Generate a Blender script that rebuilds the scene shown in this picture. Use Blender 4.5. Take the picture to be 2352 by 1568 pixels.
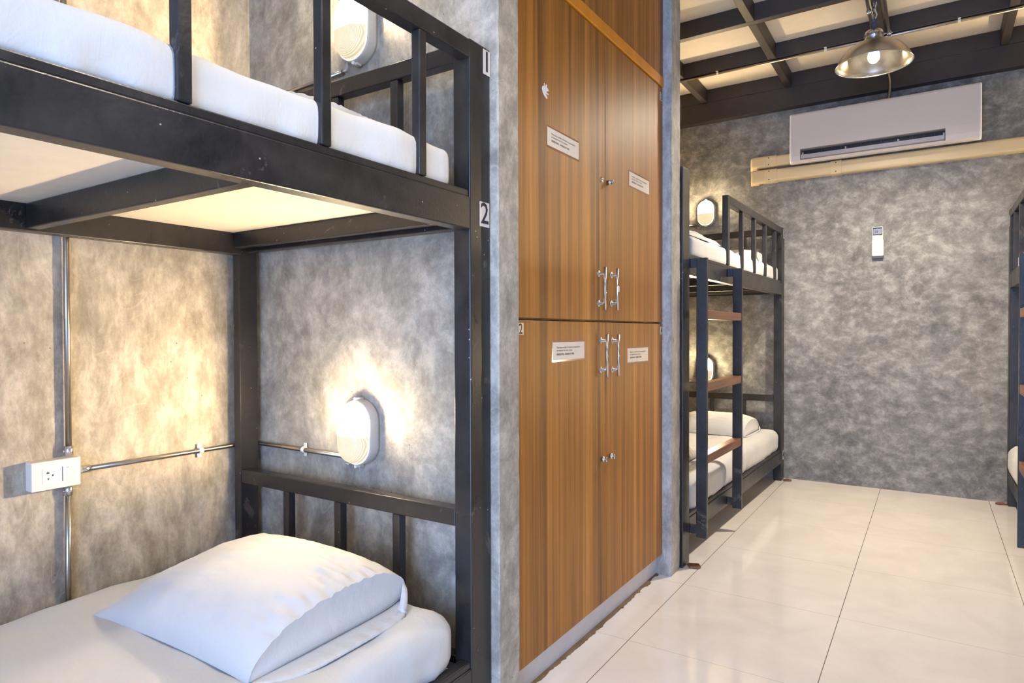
import bpy, bmesh, math, random
from mathutils import Vector, Matrix, noise
random.seed(7)
for o in list(bpy.data.objects): bpy.data.objects.remove(o)
S = bpy.context.scene
C = S.collection

# ------------------------------------------------------------------ camera
def make_camera():
    yaw, pitch, roll = math.radians(32.98), math.radians(.81), math.radians(-.154)
    f = Vector((-math.sin(yaw)*math.cos(pitch), math.cos(yaw)*math.cos(pitch), -math.sin(pitch)))
    r = Vector((math.cos(yaw), math.sin(yaw), 0)); u = r.cross(f)
    r2 = math.cos(roll)*r+math.sin(roll)*u; u2 = -math.sin(roll)*r+math.cos(roll)*u
    cd = bpy.data.cameras.new('camera'); cam = bpy.data.objects.new('camera', cd); C.objects.link(cam)
    m = Matrix((r2, u2, -f)).transposed().to_4x4(); m.translation = (0, 0, 1.1)
    cam.matrix_world = m
    cd.sensor_width = 36; cd.lens = 1484.3/2352*36; cd.clip_start = .02
    S.camera = cam
make_camera()
S.view_settings.view_transform = 'Standard'; S.view_settings.look = 'None'
S.view_settings.gamma = 1; S.view_settings.use_curve_mapping = False
S.view_settings.exposure = 0.88

# ------------------------------------------------------------------ world, daylight through the glazed front
w = bpy.data.worlds.new('world'); S.world = w; w.use_nodes = True
w.node_tree.nodes['Background'].inputs[0].default_value = (.55, .72, 1, 1)
w.node_tree.nodes['Background'].inputs[1].default_value = 1.0

def area(name, loc, rot, sx, sy, power, col):
    l = bpy.data.lights.new(name, 'AREA'); l.shape = 'RECTANGLE'; l.size = sx; l.size_y = sy
    l.energy = power; l.color = col
    o = bpy.data.objects.new(name, l); C.objects.link(o); o.location = loc; o.rotation_euler = rot
    return o
def point(name, loc, power, col, rad=.03):
    l = bpy.data.lights.new(name, 'POINT'); l.energy = power; l.color = col; l.shadow_soft_size = rad
    o = bpy.data.objects.new(name, l); C.objects.link(o); o.location = loc
    return o
def spot(name, loc, power, col, ang=166, blend=1.0, rad=.05):
    l = bpy.data.lights.new(name, 'SPOT'); l.energy = power; l.color = col; l.shadow_soft_size = rad
    l.spot_size = math.radians(ang); l.spot_blend = blend
    o = bpy.data.objects.new(name, l); C.objects.link(o); o.location = loc; return o
# daylight standing outside the door opening in the front wall (Y = -1.6), shining into the room
DAY = area('daylight_at_doorway', (-.1, -1.75, 1.15), (math.radians(90), 0, 0), 2.0, 2.1, 92, (.33, .54, 1))
LENS_HOT = 215.0
LAMP_W = 25.0
PENDANT_W = 120.0

# ------------------------------------------------------------------ materials
def mat(name):
    m = bpy.data.materials.new(name); m.use_nodes = True
    nt = m.node_tree; b = nt.nodes['Principled BSDF']
    return m, nt, b
def N(nt, t, **k):
    n = nt.nodes.new(t)
    for a, v in k.items():
        if a in n.inputs: n.inputs[a].default_value = v
        else: setattr(n, a, v)
    return n
def coords(nt, scale=(1, 1, 1), loc=(0, 0, 0)):
    g = N(nt, 'ShaderNodeNewGeometry'); mp = N(nt, 'ShaderNodeMapping')
    mp.inputs['Scale'].default_value = scale; mp.inputs['Location'].default_value = loc
    nt.links.new(g.outputs['Position'], mp.inputs['Vector']); return mp.outputs[0]
def noise_tex(nt, vec, scale, detail=4, rough=.55, dist=0.0):
    n = N(nt, 'ShaderNodeTexNoise'); n.inputs['Scale'].default_value = scale; n.inputs['Detail'].default_value = detail
    n.inputs['Roughness'].default_value = rough; n.inputs['Distortion'].default_value = dist
    nt.links.new(vec, n.inputs['Vector']); return n.outputs['Fac']
def ramp(nt, fac, stops):
    r = N(nt, 'ShaderNodeValToRGB'); e = r.color_ramp.elements
    while len(e) < len(stops): e.new(.5)
    for i, (p, c) in enumerate(stops):
        e[i].position = p; e[i].color = (*c, 1) if len(c) == 3 else c
    nt.links.new(fac, r.inputs[0]); return r.outputs[0]
def mix(nt, fac, a, b, mode='MIX'):
    m = N(nt, 'ShaderNodeMix', data_type='RGBA', blend_type=mode)
    for i, v in ((0, fac), (6, a), (7, b)):
        if hasattr(v, 'links') or isinstance(v, bpy.types.NodeSocket): nt.links.new(v, m.inputs[i])
        elif i == 0: m.inputs[0].default_value = v
        else: m.inputs[i].default_value = (*v, 1)
    return m.outputs[2]
def bump(nt, b, h, strength=.3, dist=.01):
    n = N(nt, 'ShaderNodeBump'); n.inputs['Strength'].default_value = strength; n.inputs['Distance'].default_value = dist
    nt.links.new(h, n.inputs['Height']); nt.links.new(n.outputs[0], b.inputs['Normal'])
def g3(v): return (v, v, v)
def srgb(r, g, b):
    f = lambda c: (c/255/12.92 if c/255 <= .04045 else ((c/255+.055)/1.055)**2.4)
    return (f(r), f(g), f(b))
def plain(name, col, rough=.5, metal=0.0, spec=.5, noise_amt=0, coat=0):
    m, nt, b = mat(name); b.inputs['Base Color'].default_value = (*col, 1)
    b.inputs['Roughness'].default_value = rough; b.inputs['Metallic'].default_value = metal
    b.inputs['Specular IOR Level'].default_value = spec; b.inputs['Coat Weight'].default_value = coat
    if noise_amt:
        v = coords(nt); n = noise_tex(nt, v, 14, 5)
        c = ramp(nt, n, [(.3, tuple(x*(1-noise_amt) for x in col)), (.7, col)])
        nt.links.new(c, b.inputs['Base Color'])
    return m

def concrete(name, lo, mid, hi, stretch=(1, 1, 1), warp=.9, seed=0.0):
    m, nt, b = mat(name)
    v = coords(nt, stretch, (seed, seed*1.7, seed*.3))
    vf = coords(nt, (1, 1, 1), (seed, 0, 0))
    # large clouds
    big = noise_tex(nt, v, 1.5, 3, .55, 0)
    # trowel swirls: noise warped by another noise
    wn = N(nt, 'ShaderNodeTexNoise'); wn.inputs['Scale'].default_value = 3.0; wn.inputs['Detail'].default_value = 2
    nt.links.new(v, wn.inputs['Vector'])
    va = N(nt, 'ShaderNodeVectorMath', operation='MULTIPLY_ADD'); va.inputs[1].default_value = (.12, .12, .12)
    nt.links.new(wn.outputs['Color'], va.inputs[0]); nt.links.new(v, va.inputs[2])
    med = noise_tex(nt, va.outputs[0], 4.6, 12, .70, 0)
    sw = noise_tex(nt, va.outputs[0], 15, 10, .72, .12)
    fine = noise_tex(nt, vf, 70, 4, .7)
    c1 = ramp(nt, big, [(.32, lo), (.5, mid), (.72, hi)])
    c2 = ramp(nt, med, [(.34, lo), (.5, mid), (.68, hi)])
    c3 = ramp(nt, sw, [(.36, tuple(x*.8 for x in lo)), (.5, mid), (.64, tuple(x*1.05 for x in hi))])
    c = mix(nt, .55, c1, c2); c = mix(nt, .5, c, c3)
    c = mix(nt, .35, c, ramp(nt, fine, [(.3, g3(.35)), (.7, g3(.65))]), 'OVERLAY')
    # pale trowel arcs: thin level lines of a slow noise, broken up by a mask
    ln = noise_tex(nt, va.outputs[0], 2.6, 2, .5, .8)
    pp = N(nt, 'ShaderNodeMath', operation='PINGPONG'); nt.links.new(ln, pp.inputs[0]); pp.inputs[1].default_value = .035
    line = ramp(nt, pp.outputs[0], [(0.0, g3(1)), (.003, g3(0))])
    lm = ramp(nt, noise_tex(nt, vf, 6, 5, .7), [(.50, g3(0)), (.64, g3(.33))])
    c = mix(nt, mix(nt, 1.0, line, lm, 'MULTIPLY'), c, hi)
    # small pits and trowel nicks
    vo = N(nt, 'ShaderNodeTexVoronoi'); vo.inputs['Scale'].default_value = 26; nt.links.new(vf, vo.inputs['Vector'])
    pit = ramp(nt, vo.outputs['Distance'], [(0.03, g3(1)), (.07, g3(0))])
    pm = ramp(nt, noise_tex(nt, vf, 4, 3), [(.52, g3(0)), (.6, g3(1))])
    pf = mix(nt, 1.0, pit, pm, 'MULTIPLY')
    c = mix(nt, pf, c, tuple(x*.45 for x in lo))
    nt.links.new(c, b.inputs['Base Color'])
    b.inputs['Roughness'].default_value = .55; b.inputs['Specular IOR Level'].default_value = .35
    h = mix(nt, .5, sw, fine); bump(nt, b, h, .35, .006)
    return m
M = {}
M['conc_left'] = concrete('warm_polished_concrete', srgb(122, 112, 99), srgb(170, 159, 143), srgb(216, 206, 190), (1, 1.1, .5), .7, 3.1)
M['conc_head'] = concrete('grey_polished_concrete', srgb(118, 112, 103), srgb(160, 153, 142), srgb(206, 198, 184), (1, 1, .8), .9, 8.3)
M['conc_back'] = concrete('dark_polished_concrete', srgb(86, 84, 80), srgb(130, 127, 121), srgb(186, 181, 172), (.8, 1, 1.0), 1.0, 12.6)
M['conc_col'] = concrete('pale_polished_concrete', srgb(135, 132, 128), srgb(168, 164, 159), srgb(205, 200, 194), (1.6, 1.6, .8), .8, 5.2)

def dark_metal():
    m, nt, b = mat('brown_black_brushed_paint')
    v = coords(nt); n1 = noise_tex(nt, v, 9, 6, .65, .6); n2 = noise_tex(nt, v, 130, 2)
    c = ramp(nt, n1, [(.3, srgb(30, 28, 28)), (.7, srgb(48, 45, 44))])
    vo = N(nt, 'ShaderNodeTexVoronoi'); vo.inputs['Scale'].default_value = 34; nt.links.new(v, vo.inputs['Vector'])
    sp = ramp(nt, vo.outputs['Distance'], [(.05, g3(1)), (.08, g3(0))])
    pm = ramp(nt, noise_tex(nt, v, 7, 3), [(.50, g3(0)), (.55, g3(1))])
    c = mix(nt, mix(nt, 1.0, sp, pm, 'MULTIPLY'), c, srgb(165, 158, 150))
    ru = ramp(nt, noise_tex(nt, v, 5, 8, .7, 1.5), [(.63, g3(0)), (.67, g3(.6))])
    c = mix(nt, ru, c, srgb(104, 92, 86))
    nt.links.new(c, b.inputs['Base Color'])
    r = ramp(nt, n1, [(.3, g3(.26)), (.7, g3(.44))]); nt.links.new(r, b.inputs['Roughness'])
    b.inputs['Specular IOR Level'].default_value = .55
    h = mix(nt, .5, n1, n2); bump(nt, b, h, .25, .003); return m
M['metal'] = dark_metal()
M['beam'] = plain('dark_brown_beam_paint', srgb(58, 51, 47), .5, noise_amt=.2)

def laminate():
    m, nt, b = mat('orange_brown_wood_laminate')
    v1 = coords(nt, (1, 9, .12)); v2 = coords(nt, (1, 60, .9)); v3 = coords(nt, (20, 160, 14))
    a = noise_tex(nt, v1, 1.0, 3, .5, .25); f = noise_tex(nt, v2, 1.0, 4, .6, .3); fl = noise_tex(nt, v3, 1.0, 2)
    c = ramp(nt, a, [(.36, srgb(118, 74, 20)), (.46, srgb(166, 108, 34)), (.54, srgb(144, 91, 26)), (.64, srgb(180, 121, 44))])
    c = mix(nt, .8, c, ramp(nt, f, [(.34, g3(.30)), (.5, g3(.5)), (.66, g3(.66))]), 'OVERLAY')
    c = mix(nt, .25, c, ramp(nt, fl, [(.35, g3(.38)), (.65, g3(.6))]), 'OVERLAY')
    nt.links.new(c, b.inputs['Base Color']); b.inputs['Roughness'].default_value = .45
    bump(nt, b, fl, .12, .002); return m
M['lam'] = laminate()
M['trimwood'] = plain('bright_orange_wood_edging', srgb(235, 150, 28), .4, noise_amt=.15)
M['rung'] = None
def rungwood():
    m, nt, b = mat('worn_brown_wood')
    v = coords(nt, (40, 3, 60)); n = noise_tex(nt, v, 1.0, 5, .6)
    c = ramp(nt, n, [(.3, srgb(84, 52, 34)), (.7, srgb(142, 94, 64))]); nt.links.new(c, b.inputs['Base Color'])
    b.inputs['Roughness'].default_value = .33; bump(nt, b, n, .2, .002); return m
M['rung'] = rungwood()

def tiles():
    m, nt, b = mat('cream_polished_floor_tile')
    g = N(nt, 'ShaderNodeNewGeometry'); s = N(nt, 'ShaderNodeSeparateXYZ'); nt.links.new(g.outputs['Position'], s.inputs[0])
    def joint(sock, off):
        a = N(nt, 'ShaderNodeMath', operation='ADD'); nt.links.new(sock, a.inputs[0]); a.inputs[1].default_value = -off+61.0
        d = N(nt, 'ShaderNodeMath', operation='PINGPONG'); nt.links.new(a.outputs[0], d.inputs[0]); d.inputs[1].default_value = .305
        l = N(nt, 'ShaderNodeMath', operation='LESS_THAN'); nt.links.new(d.outputs[0], l.inputs[0]); l.inputs[1].default_value = .0014
        return l.outputs[0]
    j = N(nt, 'ShaderNodeMath', operation='MAXIMUM')
    nt.links.new(joint(s.outputs[0], -.902), j.inputs[0])
    wk = N(nt, 'ShaderNodeMath', operation='MULTIPLY'); nt.links.new(joint(s.outputs[1], 2.147), wk.inputs[0]); wk.inputs[1].default_value = .35; nt.links.new(wk.outputs[0], j.inputs[1])
    v = coords(nt, (1, 1, 1)); n = noise_tex(nt, v, 3.5, 6, .6, .8)
    c = ramp(nt, n, [(.3, srgb(222, 214, 206)), (.7, srgb(234, 228, 220))])
    c = mix(nt, j.outputs[0], c, srgb(120, 108, 96))
    nt.links.new(c, b.inputs['Base Color'])
    r = ramp(nt, n, [(.3, g3(.06)), (.7, g3(.1))]); nt.links.new(r, b.inputs['Roughness'])
    b.inputs['Specular IOR Level'].default_value = .6
    inv = N(nt, 'ShaderNodeMath', operation='SUBTRACT'); inv.inputs[0].default_value = 1; nt.links.new(j.outputs[0], inv.inputs[1])
    bump(nt, b, inv.outputs[0], .3, .001); return m
M['tile'] = tiles()

def sheet(name, col):
    m, nt, b = mat(name); v = coords(nt)
    n1 = noise_tex(nt, v, 9, 5, .6, 1.2); n2 = noise_tex(nt, v, 40, 4, .6, .6)
    b.inputs['Base Color'].default_value = (*col, 1); b.inputs['Roughness'].default_value = .9
    b.inputs['Specular IOR Level'].default_value = .15; b.inputs['Sheen Weight'].default_value = .15
    n3 = noise_tex(nt, coords(nt, (1, 3.2, 1)), 16, 6, .6, 2.0); bump(nt, b, mix(nt, .2, mix(nt, .3, n1, n2), n3), .3, .012); return m
M['sheet'] = sheet('white_cotton_sheet', (.60, .595, .585))
M['case'] = sheet('white_cotton_pillowcase', (.65, .64, .63))
M['sheet_dark'] = sheet('grey_beige_blanket', (.5, .46, .42))
M['board'] = plain('cream_plywood_board', srgb(226, 214, 196), .6, noise_amt=.08)
M['panel'] = plain('cream_ceiling_sheet', srgb(240, 228, 208), .7, noise_amt=.06)
M['plinth'] = plain('pale_grey_painted_plinth', srgb(226, 224, 226), .5, noise_amt=.12)
M['grout'] = plain('brown_dried_glue', srgb(128, 104, 80), .9, noise_amt=.4)
M['chrome'] = plain('polished_steel', (.66, .66, .67), .27, 1.0)
M['galv'] = plain('galvanised_steel_conduit', (.50, .46, .40), .3, 1.0, noise_amt=.3)
M['shade'] = plain('scuffed_aluminium', (.55, .52, .47), .3, 1.0, noise_amt=.25)
M['plastic'] = plain('white_plastic', srgb(232, 226, 214), .35)
M['lampbase'] = plain('off_white_lamp_plastic', srgb(205, 198, 188), .4)
M['duct'] = plain('cream_plastic_duct', srgb(230, 204, 154), .4)
M['acgrey'] = plain('matt_light_grey_panel', srgb(218, 207, 195), .55)
M['acwhite'] = plain('white_gloss_plastic', srgb(236, 233, 226), .3)
M['dark'] = plain('black_plastic', (.012, .012, .013), .4)
M['greyvane'] = plain('grey_louvre_plastic', srgb(170, 160, 152), .4)
M['paper'] = plain('printed_paper', srgb(232, 220, 204), .6)
M['lamfilm'] = plain('clear_lamination_edge', srgb(176, 128, 92), .08, spec=.9, coat=1)
M['ink'] = plain('black_ink', (.01, .01, .012), .5)
M['inkblue'] = plain('navy_number_ink', (.015, .016, .035), .4)
M['plate'] = plain('silver_number_plate', srgb(205, 196, 184), .3)
M['platecream'] = plain('cream_number_sticker', srgb(226, 216, 186), .5)
M['lcd'] = plain('grey_lcd_glass', srgb(150, 156, 170), .1)
M['orange'] = plain('orange_button', srgb(240, 150, 60), .4)
M['sticker'] = plain('white_sticker_remnant', srgb(226, 224, 226), .5)
M['teal'] = plain('teal_thread', srgb(60, 160, 190), .7)
M['rubber'] = plain('dark_grey_rubber', srgb(70, 72, 80), .5)

def lens_mat():
    m, nt, b = mat('lit_ribbed_lamp_glass')
    t = N(nt, 'ShaderNodeTexCoord'); s = N(nt, 'ShaderNodeSeparateXYZ'); nt.links.new(t.outputs['Object'], s.inputs[0])
    r = ramp(nt, s.outputs[2], [(0, g3(0)), (1, g3(1))])
    mr = N(nt, 'ShaderNodeMapRange', interpolation_type='SMOOTHSTEP')
    nt.links.new(s.outputs[2], mr.inputs[0])
    mr.inputs[1].default_value = -.012; mr.inputs[2].default_value = .012; mr.inputs[3].default_value = 0; mr.inputs[4].default_value = 1
    pw = N(nt, 'ShaderNodeMath', operation='POWER'); nt.links.new(mr.outputs[0], pw.inputs[0]); pw.inputs[1].default_value = 2.2
    # ribs, concentric around the lower end of the glass
    vm = N(nt, 'ShaderNodeVectorMath', operation='ADD'); vm.inputs[1].default_value = (.0, 0, .03); nt.links.new(t.outputs['Object'], vm.inputs[0])
    wv = N(nt, 'ShaderNodeTexWave', wave_type='RINGS', rings_direction='Y'); wv.inputs['Scale'].default_value = 85
    nt.links.new(vm.outputs[0], wv.inputs['Vector'])
    rib = N(nt, 'ShaderNodeMapRange'); nt.links.new(wv.outputs['Fac'], rib.inputs[0]); rib.inputs[3].default_value = .30; rib.inputs[4].default_value = .52
    st = N(nt, 'ShaderNodeMath', operation='MULTIPLY_ADD'); nt.links.new(pw.outputs[0], st.inputs[0]); st.inputs[1].default_value = LENS_HOT
    nt.links.new(rib.outputs[0], st.inputs[2])
    b.inputs['Base Color'].default_value = (.35, .34, .28, 1); b.inputs['Roughness'].default_value = .15
    b.inputs['Emission Color'].default_value = (1, .82, .50, 1)
    nt.links.new(st.outputs[0], b.inputs['Emission Strength'])
    bump(nt, b, wv.outputs['Fac'], .3, .003)
    tr = N(nt, 'ShaderNodeBsdfTransparent'); mx = N(nt, 'ShaderNodeMixShader'); mx.inputs[0].default_value = .32
    inv = N(nt, 'ShaderNodeMapRange'); nt.links.new(pw.outputs[0], inv.inputs[0]); inv.inputs[3].default_value = 1.0; inv.inputs[4].default_value = .32; nt.links.new(inv.outputs[0], mx.inputs[0])
    out = [n for n in nt.nodes if n.type == 'OUTPUT_MATERIAL'][0]
    nt.links.new(tr.outputs[0], mx.inputs[1]); nt.links.new(b.outputs[0], mx.inputs[2]); nt.links.new(mx.outputs[0], out.inputs['Surface'])
    return m
M['lens'] = lens_mat()
def bulb_mat():
    m, nt, b = mat('lit_bulb_glass'); b.inputs['Emission Color'].default_value = (1, .88, .66, 1); b.inputs['Emission Strength'].default_value = 30
    return m
M['bulb'] = bulb_mat()

# ------------------------------------------------------------------ geometry helpers
def bx(bm, x0, x1, y0, y1, z0, z1, mi=0):
    vs = [bm.verts.new((x, y, z)) for x in (x0, x1) for y in (y0, y1) for z in (z0, z1)]
    for q in ((0, 1, 3, 2), (4, 6, 7, 5), (0, 4, 5, 1), (2, 3, 7, 6), (0, 2, 6, 4), (1, 5, 7, 3)):
        bm.faces.new([vs[i] for i in q]).material_index = mi
def boxbm(*a):
    bm = bmesh.new(); bx(bm, min(a[0], a[1]), max(a[0], a[1]), *a[2:]); return bm
def tube(bm, pts, r, seg=12, caps=True, mi=0):
    pts = [Vector(p) for p in pts]; rings = []
    ref = Vector((0, 0, 1))
    for i, p in enumerate(pts):
        d = (pts[min(i+1, len(pts)-1)]-pts[max(i-1, 0)]).normalized()
        if abs(d.dot(ref)) > .95: rr = Vector((1, 0, 0))
        else: rr = ref
        a = d.cross(rr).normalized(); b_ = d.cross(a).normalized()
        rad = r[i] if isinstance(r, (list, tuple)) else r
        rings.append([bm.verts.new(p+rad*(math.cos(t)*a+math.sin(t)*b_)) for t in [2*math.pi*k/seg for k in range(seg)]])
    for i in range(len(rings)-1):
        for k in range(seg):
            f = bm.faces.new([rings[i][k], rings[i][(k+1) % seg], rings[i+1][(k+1) % seg], rings[i+1][k]]); f.smooth = True; f.material_index = mi
    if caps:
        bm.faces.new(rings[0][::-1]).material_index = mi; bm.faces.new(rings[-1]).material_index = mi
def lathe(bm, prof, seg=40, M4=Matrix(), mi=0):
    rings = [[bm.verts.new(M4 @ Vector((r*math.cos(2*math.pi*k/seg), r*math.sin(2*math.pi*k/seg), z))) for k in range(seg)] for r, z in prof]
    for i in range(len(rings)-1):
        for k in range(seg):
            f = bm.faces.new([rings[i][k], rings[i][(k+1) % seg], rings[i+1][(k+1) % seg], rings[i+1][k]]); f.smooth = True; f.material_index = mi
    if prof[0][0] > 1e-5: bm.faces.new(rings[0][::-1]).material_index = mi
    if prof[-1][0] > 1e-5: bm.faces.new(rings[-1]).material_index = mi
def prism(bm, poly, M4, depth, mi=0):
    """poly in local xy, extruded along local z by depth"""
    a = [bm.verts.new(M4 @ Vector((x, y, 0))) for x, y in poly]; b_ = [bm.verts.new(M4 @ Vector((x, y, depth))) for x, y in poly]
    bm.faces.new(a[::-1]).material_index = mi; bm.faces.new(b_).material_index = mi
    n = len(poly)
    for i in range(n): bm.faces.new([a[i], a[(i+1) % n], b_[(i+1) % n], b_[i]]).material_index = mi
def obj(name, bm, mats, parent=None, bevel=0.0, loc=None, rec=True):
    if rec: bmesh.ops.recalc_face_normals(bm, faces=bm.faces)
    me = bpy.data.meshes.new(name); bm.to_mesh(me); bm.free()
    for m in (mats if isinstance(mats, (list, tuple)) else [mats]): me.materials.append(m)
    o = bpy.data.objects.new(name, me); C.objects.link(o)
    if parent: o.parent = parent
    if loc: o.location = loc
    if bevel:
        md = o.modifiers.new('bevel', 'BEVEL'); md.width = bevel; md.segments = 2; md.limit_method = 'ANGLE'
    return o
def tag(o, label, cat, group=None):
    o['label'] = label; o['category'] = cat
    if group: o['group'] = group
    return o
def struct(name, bm, m, parent=None, bevel=0.0):
    o = obj(name, bm, m, parent, bevel); o['kind'] = 'structure'; return o
def thing(name, label, cat, loc=(0, 0, 0), group=None):
    o = bpy.data.objects.new(name, None); C.objects.link(o); o.location = loc; o.empty_display_size = .1
    return tag(o, label, cat, group)
def part(name, bm, m, parent, bevel=0.0, base=(0, 0, 0), **k):
    """bm in world coordinates, parent is a thing at base"""
    bmesh.ops.translate(bm, verts=bm.verts, vec=-Vector(base)); return obj(name, bm, m, parent, bevel, **k)
FX = Matrix(((0, 0, 1, 0), (1, 0, 0, 0), (0, 1, 0, 0), (0, 0, 0, 1)))      # local x->+Y, y->+Z, z->+X (faces +X)
FNX = Matrix(((0, 0, -1, 0), (-1, 0, 0, 0), (0, 1, 0, 0), (0, 0, 0, 1)))   # faces -X
FNY = Matrix(((1, 0, 0, 0), (0, 0, -1, 0), (0, 1, 0, 0), (0, 0, 0, 1)))    # faces -Y
def add_text(bm, s, size, M4, mi=1, width=None, align='LEFT', bold=0.0):
    cu = bpy.data.curves.new('text', 'FONT'); cu.body = s; cu.size = size; cu.align_x = align; cu.resolution_u = 2; cu.offset = bold
    to = bpy.data.objects.new('text', cu); C.objects.link(to)
    dg = bpy.context.evaluated_depsgraph_get()
    me = bpy.data.meshes.new_from_object(to.evaluated_get(dg))
    if len(me.vertices):
        xs = [v.co.x for v in me.vertices]; sc = 1
        if width: sc = width/(max(xs)-min(xs))
        me.transform(M4 @ Matrix.Diagonal((sc, 1, 1, 1)))
        n0 = len(bm.faces); bm.from_mesh(me); bm.faces.ensure_lookup_table()
        for f in bm.faces[n0:]: f.material_index = mi
    C.objects.unlink(to); bpy.data.objects.remove(to); bpy.data.curves.remove(cu); bpy.data.meshes.remove(me)
def at(M4, v):
    m = M4.copy(); m.translation = v; return m

# ------------------------------------------------------------------ room shell
XL, XR, YB, YF, ZC = -2.064, 1.5, 5.18, -1.6, 2.997
T = .1
struct('floor', boxbm(XL-T, XR+T, YF-T, YB+T, -.1, 0), M['tile'])
struct('ceiling', boxbm(XL-T, XR+T, YF-T, YB+T, ZC, ZC+.06), M['panel'])
struct('wall_left', boxbm(XL-T, XL, YF-T, YB+T, 0, ZC), M['conc_left'])
struct('wall_back', boxbm(XL, XR, YB, YB+T, 0, ZC), M['conc_back'])
struct('wall_right', boxbm(XR, XR+T, YF-T, YB+T, 0, ZC), M['conc_left'])
fw = bmesh.new()   # front wall behind the camera, with the wide doorway opening
bx(fw, XL, -1.05, YF-T, YF, 0, ZC); bx(fw, .85, XR, YF-T, YF, 0, ZC); bx(fw, -1.05, .85, YF-T, YF, 2.25, ZC)
struct('wall_front', fw, M['conc_col'])
def rough_wall(x0, x1, y0, y1, z1, xfree):
    """partition whose free end has a slightly uneven plastered edge"""
    bm = bmesh.new(); n = 120; rings = []
    for k in range(n+1):
        z = z1*k/n; d = .0018*noise.noise(Vector((x0, y0*9, z*18)))+.001*noise.noise(Vector((3, 1, z*70)))
        d2 = .0018*noise.noise(Vector((x0+7, y0*9, z*16)))+.001*noise.noise(Vector((9, 1, z*66)))
        c = .004
        if xfree == 'r':
            pts = [(x0, y0), (x1-c, y0+d*.4), (x1+d, y0+c), (x1+d2, y1-c), (x1-c, y1-d2*.4), (x0, y1)]
        else:
            pts = [(x1, y1), (x0+c, y1), (x0-d, y1-c), (x0-d2, y0+c), (x0+c, y0), (x1, y0)]
        rings.append([bm.verts.new((x, y, z)) for x, y in pts])
    for a, b_ in zip(rings, rings[1:]):
        for i in range(6): bm.faces.new([a[i], a[(i+1) % 6], b_[(i+1) % 6], b_[i]])
    bm.faces.new(rings[0][::-1]); bm.faces.new(rings[-1]); return bm
YW = 1.451
struct('wall_middle_near', rough_wall(XL, -.985, YW, 1.557, ZC, 'r'), M['conc_head'])
struct('wall_middle_far', rough_wall(XL, -.975, 2.81, 2.93, ZC, 'r'), M['conc_col'])
struct('wall_right_near', rough_wall(.5, XR, YW, 1.557, ZC, 'l'), M['conc_head'])
struct('wall_right_far', rough_wall(.5, XR, 2.81, 2.93, ZC, 'l'), M['conc_col'])
struct('baseboard_left', boxbm(-1.075, -1.045, 1.557, 2.81, 0, .094), M['plinth'])
# dried glue smeared along the foot of the locker plinth
bm = bmesh.new(); n = 110; L = []
for k in range(n+1):
    y = 1.557+(2.81-1.557)*k/n
    wdt = .012+.012*noise.noise(Vector((y*14, 3, 0)))+.008*noise.noise(Vector((y*50, 3, 0)))+.006*math.sin(k/n*3.1)
    L.append([bm.verts.new((-1.045, y, .004)), bm.verts.new((-1.045+max(.004, wdt)*.6, y, .003)), bm.verts.new((-1.045+max(.004, wdt), y, .0004))])
for a, b_ in zip(L, L[1:]):
    for i in range(2): bm.faces.new([a[i], a[i+1], b_[i+1], b_[i]])
struct('trim_1', bm, M['grout'])

# ceiling beams and joists
zj = 2.895; ti = 2
def trim(bm, m=None, bevel=.003):
    global ti
    o = struct('trim_%d' % ti, bm, m or M['beam'], bevel=bevel); ti += 1; return o
bm = bmesh.new(); bx(bm, XL, XR, 5.108, YB, 2.748, 2.8945); bx(bm, XL, XR, 5.111, YB, 2.8955, ZC); trim(bm)
beamY = [4.555-.612*k for k in range(10)]
for y in beamY: trim(boxbm(XL, XR, y-.024, y+.024, zj, ZC))
for i, y in enumerate([5.111+.024]+beamY[:-1]):
    lo, hi = beamY[i]+.0245, y-.0245
    for x in (-1.505, -.89, -.265, .375, .99):
        if i == 0 and abs(x+.265) < .01: continue
        trim(boxbm(x-.023, x+.023, lo, hi, zj, ZC))

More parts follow.
